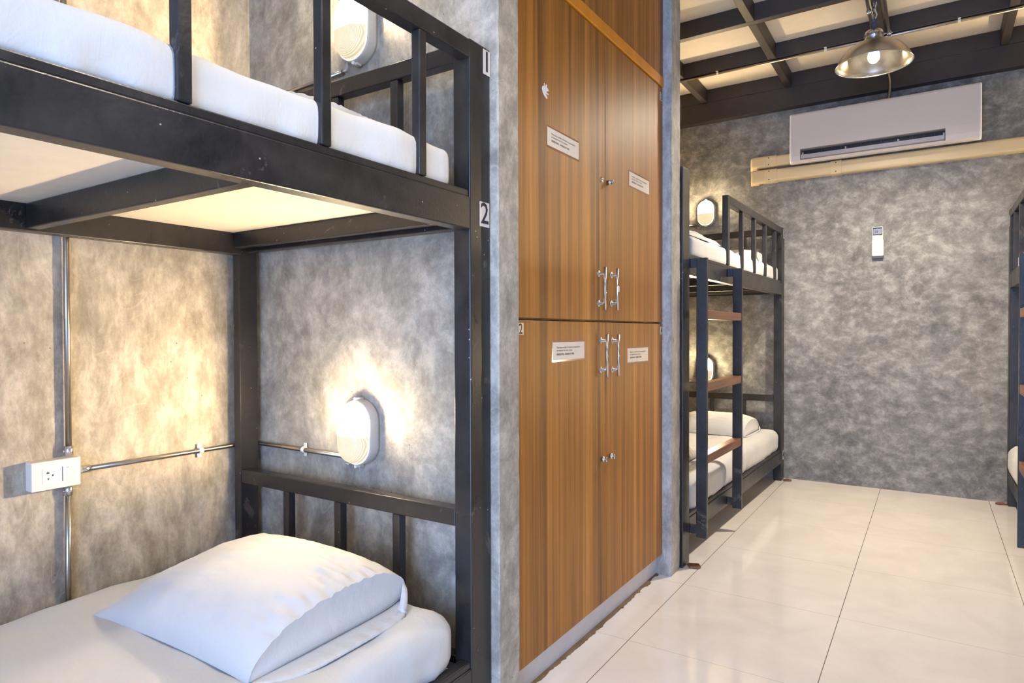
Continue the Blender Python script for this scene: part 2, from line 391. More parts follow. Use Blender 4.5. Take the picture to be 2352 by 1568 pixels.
# ------------------------------------------------------------------ soft shapes
def soft_box(x0, x1, y0, y1, z0, z1, r, n=(22, 44, 5), amp=.003, seed=0.0, gather=.0, gside=1, sag=0.0):
    bm = bmesh.new(); nx, ny, nz = n; vs = {}
    def key(i, j, k):
        if (i, j, k) not in vs:
            p = Vector((x0+(x1-x0)*i/nx, y0+(y1-y0)*j/ny, z0+(z1-z0)*k/nz))
            q = Vector((min(max(p.x, x0+r), x1-r), min(max(p.y, y0+r), y1-r), min(max(p.z, z0+r), z1-r)))
            d = p-q; nrm = d.normalized() if d.length > 1e-6 else Vector((0, 0, 1))
            p2 = q+nrm*r if d.length > 1e-6 else p
            a = amp*noise.noise(Vector((p.x*5+seed, p.y*5, p.z*5)))*2+amp*noise.noise(Vector((p.x*14+seed, p.y*14, p.z*9)))
            p2 = p2+nrm*a
            if gather:
                t = max(0, 1-(p.z-z0)/(.65*(z1-z0)))
                if abs(nrm.z) < .9:
                    s = (p.y if abs(nrm.x) > abs(nrm.y) else p.x)
                    p2 = p2+Vector((nrm.x, nrm.y, 0))*gather*t*(math.sin(s*115+3*math.sin(s*17+seed))+.6*math.sin(s*61+seed))
            if sag: p2.z -= sag*math.sin(math.pi*i/nx)*math.sin(math.pi*j/ny)
            vs[(i, j, k)] = bm.verts.new(p2)
        return vs[(i, j, k)]
    def q(a, b_, c, d): f = bm.faces.new([key(*a), key(*b_), key(*c), key(*d)]); f.smooth = True
    for i in range(nx):
        for j in range(ny):
            q((i, j, nz), (i+1, j, nz), (i+1, j+1, nz), (i, j+1, nz)); q((i, j, 0), (i, j+1, 0), (i+1, j+1, 0), (i+1, j, 0))
    for i in range(nx):
        for k in range(nz):
            q((i, 0, k), (i+1, 0, k), (i+1, 0, k+1), (i, 0, k+1)); q((i, ny, k), (i, ny, k+1), (i+1, ny, k+1), (i+1, ny, k))
    for j in range(ny):
        for k in range(nz):
            q((0, j, k), (0, j, k+1), (0, j+1, k+1), (0, j+1, k)); q((nx, j, k), (nx, j+1, k), (nx, j+1, k+1), (nx, j, k+1))
    return bm

def pillow(label, x0, x1, y0, y1, z, h, open_side=1, tilt=0.0, rot=0.0, thread=False, group=None, flap=.045, seed=0.0, lift=.0):
    """pillow in a loose cotton case; the open end of the case faces +X (open_side=1) or -X"""
    t = thing('pillow', label, 'pillow', ((x0+x1)/2, (y0+y1)/2, z), group)
    t.rotation_euler = (tilt, 0, rot)
    W, D = (x1-x0)/2, (y1-y0)/2; nx, ny = 76, 56
    def prof(u, v):       # u along x with the open end at +1
        uu = u
        e = (1-abs(uu)**2.6) if uu < 0 else (1-.38*uu**5)
        return max(0, e)**.62*max(0, 1-abs(v)**2.5)**.62
    bm = bmesh.new(); top = {}; bot = {}
    for i in range(nx+1):
        for j in range(ny+1):
            u = -1+2*i/nx; v = -1+2*j/ny
            pin = 1-.05*(1-abs(u)**2)*(abs(v)**3); pin2 = 1-.04*(1-abs(v)**2)*(abs(u)**3 if u < 0 else 0)
            # corners drawn out
            x = W*u*pin2; y = D*v*pin
            if u > .8: y *= 1-.10*((u-.8)/.2)**2*0
            p = prof(u, v)
            wr = .004*noise.noise(Vector((u*3.1+seed, v*3.1, 1)))+.0022*noise.noise(Vector((u*9+seed, v*13, 2)))
            q = Vector((u*2.2+.6*v+seed, v*6.5-u*1.4, 3.3))
            wr -= .0075*max(0, .16-abs(noise.noise(q)))/.16*max(0, .55+noise.noise(Vector((u*1.7+seed, v*1.7, 9))))*.7
            q2 = Vector((u*5.5+seed, v*15+3*u, 1.3)); wr -= .0028*max(0, .2-abs(noise.noise(q2)))/.2*max(0, .4+noise.noise(Vector((u*2.3, v*2.3+seed, 4))))
            wr += .0022*math.sin(u*60+5*noise.noise(Vector((u*3,v*3,seed)))+4*v+seed)*max(0, abs(v)-.72)/.28*p
            wr += .0018*math.sin(v*34+u*9+seed+4*noise.noise(Vector((u*2,v*4,seed))))*max(0, u-.6)/.4*min(1, p*2)
            sx = open_side
            lf = lift*((v+1)/2)**2*(1-.3*abs(u)**3)
            top[i, j] = bm.verts.new((sx*x, y, .006+lf+h*.86*p+wr*min(1, p*1.6)))
            bot[i, j] = bm.verts.new((sx*x, y, .004+lf*.5*abs(v)**3))
    for i in range(nx):
        for j in range(ny):
            for g, fl in ((top, 0), (bot, 1)):
                f = [g[i, j], g[i+1, j], g[i+1, j+1], g[i, j+1]]
                bm.faces.new(f[::-1] if fl else f).smooth = True
    for j in range(ny):
        bm.faces.new([top[0, j], top[0, j+1], bot[0, j+1], bot[0, j]])
    for i in range(nx):
        bm.faces.new([top[i, 0], bot[i, 0], bot[i+1, 0], top[i+1, 0]]); bm.faces.new([top[i, ny], top[i+1, ny], bot[i+1, ny], bot[i, ny]])
    # rounded end of the inner pillow bulging in the open end of the case
    seg = 6; prev = [bm.verts.new(top[nx, j].co) for j in range(ny+1)]
    for k in range(1, seg+1):
        if k < seg:
            row = []
            for j in range(ny+1):
                a = top[nx, j].co; b0 = bot[nx, j].co; s = k/seg; bulge = -.013*math.sin(math.pi*s)*(1-abs(-1+2*j/ny)**3)+.022*s*(1-abs(-1+2*j/ny)**3)
                row.append(bm.verts.new((a.x+open_side*bulge, a.y*(1-.01*s), a.z*(1-s)+b0.z*s)))
        else: row = [bot[nx, j] for j in range(ny+1)]
        for j in range(ny): bm.faces.new([prev[j], row[j], row[j+1], prev[j+1]]).smooth = True
        prev = row
    endz = [top[nx, j].co.z for j in range(ny+1)]
    obj('pillowcase', bm, M['case'], t)
    # hem of the case: a band lying flat under the open end, plus a short lip over it
    bm = bmesh.new(); rows = []
    for j in range(ny+1):
        v = -1+2*j/ny; k = (1-abs(v)**5) if v < 0 else 1-.45*v**4; y = D*v*(1.005 if v < .8 else 1.005-.10*(v-.8)**1.5)
        zt = endz[j]; rise = max(0, (v-.62)/.38)**2.2
        fl = flap*k+.004; ww = .0022*math.sin(v*75+seed)+.0015*math.sin(v*31)
        fl *= 1-.8*rise
        r = [(W-.04, y*.99, .003+rise*zt*.10), (W+.25*fl, y, .003+.002*k+rise*zt*.12), (W+.6*fl, y, .006+ww*.5+rise*zt*.28), (W+.9*fl, y, .006+ww*.6+rise*zt*.5), (W+fl*(1-.35*rise), y, .004+ww*.4+rise*zt*.82)]
        if rise > 0: r.append((W+.55*fl*(1-rise)-.002*rise, y, .006+zt*rise*.97+.004*(1-rise)))
        else: r.append((W+fl-.001, y, .003))
        rows.append([bm.verts.new((open_side*a, b_, c)) for a, b_, c in r])
    for a, b_ in zip(rows, rows[1:]):
        for i in range(5): bm.faces.new([a[i], a[i+1], b_[i+1], b_[i]]).smooth = True
    o = obj('hem', bm, M['case'], t); md = o.modifiers.new('s', 'SOLIDIFY'); md.thickness = .002
    if thread:
        bm = bmesh.new(); tube(bm, [(open_side*(W+.002), -D+.004, .006), (open_side*(W+.012), -D-.002, .011), (open_side*(W+.018), -D-.006, .006), (open_side*(W+.010), -D-.010, .003)], .0022, 8)
        obj('loose_thread', bm, M['teal'], t)
    return t

# ------------------------------------------------------------------ bunk beds
def plate_bm(M4, wd, ht, digit, dsize):
    bm = bmesh.new(); prism(bm, [(0, 0), (wd, 0), (wd, ht), (0, ht)], M4, .0012)
    off = M4 @ Vector((wd*.5, ht*.14, .0016)); m = M4.copy(); m.translation = off
    add_text(bm, digit, dsize, m, 1, None, 'CENTER', .0006); return bm
def bunk(label, xf, s, y0, y1, plates, base_y=None):
    base = (xf-s*.5, (y0+y1)/2, 0)
    t = thing('bunk_bed', label, 'bunk bed', base, 'dark metal bunk beds')
    X = lambda u: xf-s*u
    def b(name, u0, u1, ya, yb, z0, z1, m='metal', bev=.003, parent=None):
        bm = boxbm(X(u0), X(u1), ya, yb, z0, z1)
        o = part(name, bm, M[m], t, bev, base); return o
    Wd = 1.035
    P = []
    for u0, u1 in ((0, .055), (Wd-.045, Wd)):
        for ya, yb in ((y0, y0+.092), (y1-.092, y1-.002)):
            rear = u0 > .5     # the rear posts stand clear of the wall conduits
            P.append(b('post', u0, u1-(.008 if rear else 0), ya, yb-(.02 if rear and ya > y0+1 else 0), 0, 1.865))
    ya, yb = y0+.092, y1-.092
    for zt, nm in ((1.37, 'deck'), (.13, 'base')):
        bm = boxbm(X(0), X(.042), ya, yb, zt, zt+.084); bx(bm, min(X(.004), X(.036)), max(X(.004), X(.036)), ya, yb, zt+.084, zt+.102)
        part('side_rail', bm, M['metal'], t, .003, base)
        bm = boxbm(X(Wd-.06), X(Wd-.02), ya, yb, zt-.002, zt+.08)
        part('side_rail', bm, M['metal'], t, .003, base)
        b('end_rail', .0425, Wd-.0605, yb-.028, yb-.001, zt+.018, zt+.086)
        b('end_rail', .056, Wd-.046, y1-.07, y1-.035, zt+.008, zt+.09)
        b('end_rail', .0425, Wd-.0605, ya, ya+.028, zt+.018, zt+.086)
        for k in range(3):
            b('cross_slat', .0425, Wd-.0605, yb-.63-.6*k, yb-.60-.6*k, zt+.004, zt+.0695)
        b('bed_board', .0425, Wd-.0605, ya+.03, yb-.03, zt+.07, zt+.084, 'board', 0)
    for z in (1.815, .582):
        b('head_rail', .0555, Wd-.0455, y1-.09, y1-.05, z, z+.047)
        for u in (.272, .515, .757):
            b('head_bar', u-.014, u+.014, y1-.088, y1-.06, 1.4605 if z > 1 else .2205, z-.0005)
        b('foot_rail', .0555, Wd-.0455, y0+.05, y0+.09, z, z+.047)
    # guard on the head half of the upper bunk
    gy = y1-1.46
    b('guard_post', 0, .034, gy-.015, gy+.02, 1.4725, 1.862)
    b('guard_rail', 0, .04, gy+.021, yb-.0005, 1.815, 1.862)
    for d in (.275, .566, .857, 1.15):
        b('guard_bar', .001, .027, y1-d-.0125, y1-d+.0125, 1.4725, 1.8145)
    # ladder: two bracket-shaped uprights welded to the rails, three wooden rungs
    for ly in (y0+.10, y0+.715):
        bm = boxbm(X(-.03), X(-.08), ly, ly+.022, .125, 1.448)
        bx(bm, min(X(-.0005), X(-.03)), max(X(-.0005), X(-.03)), ly, ly+.022, 1.405, 1.448)
        bx(bm, min(X(-.0005), X(-.03)), max(X(-.0005), X(-.03)), ly, ly+.022, .14, .18)
        part('ladder_upright', bm, M['metal'], t, .0015, base)
    for z in (1.16, .818, .475):
        b('ladder_rung', -.033, -.078, y0+.1225, y0+.7145, z, z+.042, 'rung', .003)
    for (M4, wd, ht, dg, ds) in plates:
        bm = plate_bm(M4, wd, ht, dg, ds)
        part('number_plate', bm, [M['plate'], M['inkblue']], t, 0, base, rec=False)
    return t
e = .0006
bunk('nearest dark metal bunk bed with number plates 1 and 2 on its post', -1.01, 1, -.77, YW-.001,
     [(at(FX, (-1.01+e, 1.417, 1.792)), .031, .066, '1', .078), (at(FX, (-1.01+e, 1.399, 1.383)), .043, .066, '2', .080)])
far_bunk = bunk('dark metal bunk bed with wooden-rung ladder beyond the brown lockers', -.965, 1, 2.94, YB-.030,
     [(at(FX, (-.965+e, 5.106, 1.79)), .036, .066, '3', .078), (at(FX, (-.965+e, 5.106, .15)), .036, .066, '4', .078)])
bunk('dark metal bunk bed cut off by the right edge of the photo', .41, -1, 2.95, YB-.006,
     [(at(FNX, (.41-e, 5.16, 1.76)), .04, .066, '5', .078)])

def mattress(label, x0, x1, y0, y1, z0, z1, seed, grp='white sheeted mattresses'):
    bm = soft_box(x0, x1, y0, y1, z0, z1, min(.03 if z0 > 1 else .055, (z1-z0)*.46), (30, 90, 10), .0045, seed, .0036)
    o = obj('mattress', bm, M['sheet'], None); return tag(o, label, 'mattress', grp)
mattress('thin white sheeted mattress on the top deck of the nearest bunk', -1.985, -1.022, -.62, 1.305, 1.456, 1.572, 1.0)
mattress('white sheeted mattress under the large pillow at the bottom left', -1.99, -1.028, -.62, 1.325, .2155, .378, 2.0)
mattress('white sheeted mattress on the top deck of the bunk beyond the lockers', -1.94, -.978, 3.09, 5.01, 1.456, 1.572, 3.0)
mattress('white sheeted mattress on the lower deck of the bunk beyond the lockers', -1.94, -.972, 3.09, 5.03, .2155, .385, 4.0)
mattress('white sheeted mattress on the lower deck of the right-hand bunk', .402, 1.39, 3.09, 5.06, .2155, .395, 5.0)
mattress('white sheeted mattress on the top deck of the right-hand bunk', .43, 1.39, 3.09, 5.03, 1.456, 1.56, 6.0)

pillow('large white pillow in a loose case on the nearest lower bed', -1.80, -1.175, .80, 1.285, .376, .150, 1, 0, .02, True, 'white pillows', .068, 0.0, .055)
pillow('white pillow on the top bed of the nearest bunk', -1.74, -1.16, .84, 1.26, 1.572, .082, 1, 0, 0, False, 'white pillows', .02, 2)
pillow('white pillow on the lower bed of the bunk beyond the lockers', -1.68, -1.09, 4.50, 4.93, .384, .15, 1, .0, 0, False, 'white pillows', .02, 5)
pillow('white pillow on the top bed of the bunk beyond the lockers', -1.62, -1.04, 4.45, 4.90, 1.572, .11, 1, 0, 0, False, 'white pillows', .02, 9)
# crumpled blankets
def crumple(name, label, x0, x1, y0, y1, z, h, m, seed, cat='blanket'):
    bm = bmesh.new(); nx, ny = 50, 60; g = {}
    for i in range(nx+1):
        for j in range(ny+1):
            u, v = -1+2*i/nx, -1+2*j/ny; e_ = max(0, 1-abs(u)**4)*max(0, 1-abs(v)**4)
            f = abs(noise.noise(Vector((u*2.2+seed, v*5+seed, 0))))+.5*abs(noise.noise(Vector((u*5+seed, v*11, 4))))
            g[i, j] = bm.verts.new((x0+(x1-x0)*i/nx, y0+(y1-y0)*j/ny, z+.001+h*e_**.4*(.45+.55*f*1.6)*(1 if 0 < i < nx and 0 < j < ny else 0)))
    for i in range(nx):
        for j in range(ny): bm.faces.new([g[i, j], g[i+1, j], g[i+1, j+1], g[i, j+1]]).smooth = True
    o = obj(name, bm, m); md = o.modifiers.new('s', 'SOLIDIFY'); md.thickness = .002; md.offset = 1
    return tag(o, label, cat)
crumple('blanket', 'crumpled grey-beige blanket on the lower far-left bed behind the ladder', -1.72, -1.13, 3.28, 3.70, .386, .10, M['sheet_dark'], 3.0)
crumple('sheet', 'rumpled white sheet on the foot of the top far-left bed', -1.85, -1.0, 3.12, 3.75, 1.573, .075, M['sheet'], 7.0, 'sheet')

# the far left bunk stands a degree askew in its niche, bedding and all
PIV = Matrix.Translation((-.965, 2.94, 0)); SK = PIV @ Matrix.Rotation(math.radians(-1.15), 4, 'Z') @ PIV.inverted()
for o in [far_bunk]+[o for o in C.objects if o.parent is None and o.type in ('MESH', 'EMPTY') and
          any(k in str(o.get('label', '')) for k in ('of the bunk beyond the lockers', 'behind the ladder', 'foot of the top far-left bed'))]:
    o.matrix_basis = SK @ o.matrix_basis
# wooden shims under bunk posts
def shim(x, y, label, seed):
    bm = bmesh.new(); pts = []
    for k in range(10):
        a = 2*math.pi*k/10; r = .032*(.75+.5*random.random()); pts.append((x+r*math.cos(a)*1.1, y+r*math.sin(a)))
    prism(bm, pts, at(Matrix(), (0, 0, .0005)), .007+.003*seed)
    tag(obj('wood_shim', bm, M['rung'], bevel=.001), label, 'wood scrap', 'brown packing scraps under bunk posts')
shim(-.925, 2.985, 'small brown wood scrap at the foot of the bunk post beside the lockers', 1)
shim(-.885, 5.10, 'small brown wood scrap under the far post of the left bunk', 0)
shim(.375, 5.12, 'small brown wood scrap under the post of the right-hand bunk', 0)

# ------------------------------------------------------------------ lockers
DX = -1.015
def locker(label, ya, yb, z0, z1, num, ros, notice, lock, lock_open, tape=False):
    base = (-1.5, (ya+yb)/2, z0)
    t = thing('locker', label, 'locker', base, 'brown wooden lockers')
    bm = bmesh.new()   # carcass: five boards
    d0, d1 = -2.05, -1.036
    bx(bm, d0, d1, ya, ya+.016, z0, z1); bx(bm, d0, d1, yb-.016, yb, z0, z1); bx(bm, d0, d0+.012, ya+.016, yb-.016, z0, z1)
    bx(bm, d0+.012, d1, ya+.016, yb-.016, z0, z0+.016); bx(bm, d0+.012, d1, ya+.016, yb-.016, z1-.016, z1)
    part('carcass', bm, M['lam'], t, 0, base)
    g = .0022
    door = part('door', boxbm(DX-.018, DX, ya+g, yb-g, z0+g+.001, z1-g-.001), M['lam'], t, .0012, base)
    ry, rz0, rz1, bz0, bz1 = ros
    bm = bmesh.new()
    for z in (rz0, rz1):
        lathe(bm, [(.0, .0004), (.0125, .0004), (.0125, .002), (.009, .0035), (.0045, .004), (.0042, .0215)], 20, at(FX, (DX, ry, z)))
    tube(bm, [(DX+.025, ry, bz0), (DX+.025, ry, bz1)], .0052, 16)
    part('handle', bm, M['chrome'], door, 0, base)
    bm = bmesh.new(); ly, lz = lock
    if lock_open:   # protruding cam lock with round head
        lathe(bm, [(0, .0004), (.009, .0004), (.009, .006), (.0105, .008), (.0105, .010), (.0075, .011), (.007, .019), (.0095, .020), (.0095, .0225), (0, .0225)], 20, at(FX, (DX, ly, lz)))
        bx(bm, DX+.0224, DX+.0228, ly-.0012, ly+.0012, lz-.005, lz+.005, 1)
    else:
        lathe(bm, [(0, .0004), (.011, .0004), (.011, .002), (.0075, .0045), (.0055, .005), (0, .005)], 20, at(FX, (DX, ly, lz)))
        bx(bm, DX+.005, DX+.0053, ly-.0012, ly+.0012, lz-.004, lz+.004, 1)
    part('lock', bm, [M['chrome'], M['dark']], door, 0, base)
    # laminated notice
    y0_, y1_, za, zb, skew = notice
    bm = bmesh.new(); hh = zb-za
    prism(bm, [(0, 0), (y1_-y0_, skew), (y1_-y0_, hh+skew), (0, hh)], at(FX, (DX, y0_, za)), .0008, 0)
    prism(bm, [(.005, .0055), (y1_-y0_-.005, .0055+skew), (y1_-y0_-.005, hh+skew-.0055), (.005, hh-.0055)], at(FX, (DX+.0008, y0_, za)), .0003, 1)
    for s_, zz, ww in (('Please keep it carefully. The hotel is not responsible for', .044, .165), ('any damage or lost of your property.', .0345, .108), ('請保管好財物，如有遺失恕不負責', .0215, .12)):
        add_text(bm, s_, .0072, at(FX, (DX+.0014, y0_+.03, za+zz+skew*.3)), 2, ww, 'LEFT', .00008)
    part('notice', bm, [M['lamfilm'], M['paper'], M['ink']], door, 0, base, rec=False)
    if num:
        dg, ny, nz, wd, ht = num
        bm = bmesh.new(); prism(bm, [(0, 0), (wd, 0), (wd, ht), (0, ht)], at(FX, (DX, ny, nz)), .001)
        add_text(bm, dg, ht*1.25, at(FX, (DX+.0014, ny+wd*.5, nz+ht*.08)), 1, wd*.62, 'CENTER', .0004)
        part('number_sticker', bm, [M['platecream'], M['inkblue']], door, 0, base, rec=False)
    if tape:
        bm = bmesh.new(); bx(bm, DX+.0305, DX+.0312, ry-.012, ry+.006, rz0+.045, rz0+.062)
        prism(bm, [(-.012, .045), (.003, .042), (.005, .064), (-.006, .067), (-.014, .056)], at(FX, (DX+.0305, ry, rz0)), .0008)
        o = part('tape', bm, M['sticker'], door, 0, base); o['label'] = 'white tape scrap on the handle'
    return t
ym = 2.2
YA, YE = 1.5575, 2.8095
locker('upper left brown locker with torn white sticker and notice', YA, ym, 1.140, 2.19, None,
       (2.145, 1.204, 1.312, 1.180, 1.336), (1.765, 1.990, 1.683, 1.751, 0), (2.170, 1.656), False)
locker('upper right brown locker with white tape on its handle', ym, YE, 1.140, 2.19, ('3', 2.774, 2.128, .024, .036),
       (2.254, 1.207, 1.315, 1.182, 1.339), (2.42, 2.647, 1.680, 1.747, 0), (2.222, 1.656), True, True)
locker('lower left brown locker with number 2 at its top corner', YA, ym+.006, .095, 1.139, ('2', 1.594, 1.093, .032, .035),
       (2.162, .961, 1.069, .937, 1.092), (1.797, 2.031, 1.004, 1.073, 0), (2.167, .634), True)
locker('lower right brown locker with number 4 at its top corner', ym+.0065, YE, .095, 1.139, ('4', 2.778, 1.089, .024, .035),
       (2.263, .957, 1.068, .934, 1.091), (2.403, 2.633, .973, 1.040, 0), (2.238, .634), True)
# torn sticker remnant on the upper left door
P_ = [(470, 200), (430, 290), (455, 370), (450, 450), (380, 480), (325, 590), (305, 700), (330, 900), (370, 1040), (440, 1180), (560, 1300), (640, 1345), (690, 1240), (640, 1130), (590, 1030), (540, 960), (620, 980), (720, 970), (780, 930), (740, 880), (650, 850), (610, 740), (690, 730), (710, 650), (800, 670), (740, 540), (640, 400), (670, 300), (640, 200), (590, 230), (570, 370), (530, 400), (520, 310)]
bm = bmesh.new()
prism(bm, [((x-555)/31.35*.0029*.98, -(y-770)/31.35*.00125) for x, y in P_][::-1], at(FX, (DX+.0002, 1.760, 1.853)), .0006)
tag(obj('sticker', bm, M['sticker'], rec=True), 'torn white sticker remnant high on the upper left locker door', 'sticker')
# overhead fixed cabinet with orange edging
base = (-1.5, 2.18, 2.19)
t = thing('overhead_cabinet', 'brown wood cabinet above the lockers with an orange edge strip', 'cabinet', base)
bm = bmesh.new(); bx(bm, -2.05, -1.036, YA, YA+.016, 2.236, 2.98); bx(bm, -2.05, -1.036, YE-.016, YE, 2.236, 2.98); bx(bm, -2.05, -1.036, YA+.016, YE-.016, 2.964, 2.98); bx(bm, -2.05, -1.036, YA+.016, YE-.016, 2.236, 2.252)
part('carcass', bm, M['lam'], t, 0, base)
part('front_panel', boxbm(-1.0355, DX+.001, YA+.002, YE-.002, 2.236, 2.98), M['lam'], t, .001, base)
part('edge_strip', boxbm(-1.05, DX+.005, YA+.001, YE-.001, 2.1925, 2.235), M['trimwood'], t, .0015, base)

# ------------------------------------------------------------------ wall lamps
def outline(hw, hh, n=48):
    """upright oval with straight sides; local x, z"""
    pts = []
    for k in range(n):
        a = 2*math.pi*k/n; c, s = math.cos(a), math.sin(a)
        x = hw*math.copysign(abs(c)**.82, c); z = hh*math.copysign(abs(s)**.72, s)
        r = hh-hw
        x = hw*c; z = (r if s >= 0 else -r)+hw*1.0*s
        pts.append((x, z))
    return pts
def wall_lamp(label, x, y, z, group='oval wall lamps'):
    t = thing('wall_lamp', label, 'wall lamp', (x, y, z), group)
    def shell(levels, m, name, back=True):
        bm = bmesh.new(); rings = []
        for hw, hh, d in levels: rings.append([bm.verts.new((px, -d, pz)) for px, pz in outline(hw, hh)])
        n = len(rings[0])
        for a, b_ in zip(rings, rings[1:]):
            for i in range(n): f = bm.faces.new([a[i], a[(i+1) % n], b_[(i+1) % n], b_[i]]); f.smooth = True
        if back: bm.faces.new(rings[0])
        bm.faces.new(rings[-1][::-1])
        return obj(name, bm, m, t)
    shell([(.067, .101, .0005), (.068, .102, .010), (.067, .101, .034), (.0655, .0995, .041), (.0625, .0965, .0415), (.0615, .0955, .039), (.060, .094, .004)], M['lampbase'], 'base')
    lv = [(.0615, .0955, .0422), (.0615, .0955, .045)]
    for k in range(1, 9):
        a = k/9*math.pi/2; lv.append((.0595*math.cos(a)**.6+.0005, .0935-.0595+.0595*math.cos(a)**.6+.0005, .045+.034*math.sin(a)))
    shell(lv, M['lens'], 'glass_lens', False)
    bm = bmesh.new(); lathe(bm, [(0, -.022), (.007, -.020), (.0095, -.012), (.0095, .004), (.0075, .014), (.007, .024)], 16, Matrix.Translation((0, -.0155, .030)))
    obj('bulb', bm, M['bulb'], t)
    l = point('lamp_glow', (0, 0, 0), LAMP_W, (1, .75, .44), .007); l.parent = t; l.location = (0, -.0275, .022)
    for sg in (1, -1):
        bm = bmesh.new(); tube(bm, [(0, -.012, sg*.1045), (0, -.040, sg*.1045)], .0055, 10)
        bx(bm, -.009, .009, -.030, -.012, sg*.0985 if sg > 0 else -.1085, .1085 if sg > 0 else -.0985)
        obj('screw_tab', bm, M['lampbase'], t)
    bm = bmesh.new(); tube(bm, [(-.050, -.014, -.098+.012), (-.048, -.016, -.104), (-.056, -.014, -.108), (-.072, -.013, -.107)], .003, 8)
    obj('cable', bm, M['plastic'], t)
    return t
wall_lamp('lit oval wall lamp below the top deck, above the large pillow', -1.497, YW, .79)
wall_lamp('lit oval wall lamp above the nearest top bed', -1.497, YW, 2.035)
wall_lamp('lit oval wall lamp above the far left top bed', -1.505, YB, 2.04)
wall_lamp('lit oval wall lamp half hidden behind the far ladder', -1.510, YB, .80)
wall_lamp('lit oval wall lamp over the lower bed of the right-hand bunk', .93, YB, .80)
wall_lamp('lit oval wall lamp over the top bed of the right-hand bunk', .93, YB, 2.04)

# ------------------------------------------------------------------ conduits on the left walls
def conduit(label, pts, r=.0078, saddles=(), group='metal conduits', mt='galv', couplings=()):
    base = pts[0]; t = thing('conduit', label, 'conduit', base, group)
    bm = bmesh.new(); tube(bm, pts, r, 14); part('pipe', bm, M[mt], t, 0, base)
    for p, d in couplings:
        bm = bmesh.new(); p = Vector(p); d = Vector(d)
        tube(bm, [p-d*.014, p-d*.013, p+d*.013, p+d*.014], [r*1.1, r*1.45, r*1.45, r*1.1], 14)
        sd = Vector((0, 0, 1)).cross(d); sd = Vector((.0, -1, 0)) if sd.length < .1 else Vector((1, 0, 0))
        tube(bm, [p+sd*r, p+sd*(r*1.9)], .0032, 8)
        part('coupling', bm, M['chrome'], t, 0, base)
    for p, d, nrm in saddles:
        bm = bmesh.new(); p = Vector(p); d = Vector(d); nrm = Vector(nrm)
        tube(bm, [p-d*.007, p+d*.007], r*1.35, 14)
        sd = d.cross(nrm)
        for sg in (-1, 1):
            c = p+sd*sg*(r*1.9)-nrm*(r-.001)
            h = Vector([abs(a) for a in (d*.007+sd*.007+nrm*.0012)])
            bx(bm, c.x-h.x, c.x+h.x, c.y-h.y, c.y+h.y, c.z-h.z, c.z+h.z)
        part('saddle_clip', bm, M['plastic'], t, 0, base)
    return t
XC = XL+.016; YC = YW-.0125
conduit('vertical metal conduit rising from the white socket box', [(XC, .848, .766), (XC, .8475, 1.2), (XC, .85, 2.985)], couplings=[((XC, .848, .768), (0, 0, 1))])
conduit('vertical metal conduit running down from the white socket box', [(XC, .846, .66), (XC, .842, .4), (XC, .841, .002)], couplings=[((XC, .846, .656), (0, 0, 1))])
conduit('metal conduit running sideways from the socket box round to the lower lamp', [(XC, .878, .709), (XC, 1.2, .708), (XC, YC-.03, .708), (XC+.009, YC-.009, .708), (XC+.03, YC, .708), (-1.9, YC, .708), (-1.573, YC, .706)],
        saddles=[((XC, 1.241, .708), (0, 1, 0), (1, 0, 0)), ((-1.77, YC, .707), (1, 0, 0), (0, -1, 0))], couplings=[((XC, .888, .709), (0, 1, 0))])
conduit('metal conduit leading to the nearest upper wall lamp', [(XL+.002, YC, 1.905), (-1.57, YC, 1.926)])
conduit('metal conduit leading to the far upper wall lamp', [(XL+.002, YB-.0095, 1.955), (-1.585, YB-.0095, 1.955)])
conduit('metal conduit leading to the far lower wall lamp', [(XL+.002, YB-.0095, .70), (-1.585, YB-.0095, .70)])

# socket box
base = (XL, .81, .71)
t = thing('socket_box', 'white surface-mounted socket and switch box on the left wall', 'socket', base)
def PX(u, v, d): return (-2.024+d, .747+u, v)
part('box', boxbm(XL+.0005, -2.024, .748, .868, .672, .751), M['plastic'], t, .0025, base)
bm = bmesh.new(); bx(bm, -2.0238, -2.0226, .773, .845, .690, .732)
part('socket_plate', bm, M['acwhite'], t, .0005, base)
bm = boxbm(-2.0226, -2.0222, .8205, .8215, .6905, .7315); part('seam', bm, M['rubber'], t, 0, base)
bm = bmesh.new(); prism(bm, [(0, 0), (.021, 0), (.021, .0405), (0, .0405)], at(FX, (-2.0226, .8225, .6908)), .0022)
part('rocker_switch', bm, M['plastic'], t, .0006, base)
bm = bmesh.new()
prism(bm, [(-.004, -.0022), (.004, -.0022), (.0035, .0005), (.0015, .001), (.001, .0035), (-.001, .0035), (-.0015, .001), (-.0035, .0005)], at(FX, (-2.0226, .786, .7195)), .0003)
prism(bm, [(-.004, .0022), (-.001, .0022), (-.001, .0005), (.0, -.003), (.002, -.003), (.002, .0008), (.004, .001), (.004, .0024)], at(FX, (-2.0226, .786, .7025)), .0003)
prism(bm, [(-.002, -.002), (.0005, -.0028), (.0025, -.0015), (.0025, .001), (.0005, .0025), (-.001, .0012)], at(FX, (-2.0226, .797, .7115)), .0003)
prism(bm, [(-.003, -.0006), (.003, -.0006), (.003, .0006), (-.003, .0006)], at(FX, (-2.0204, .833, .727)), .0003)
part('slots', bm, M['dark'], t, 0, base)

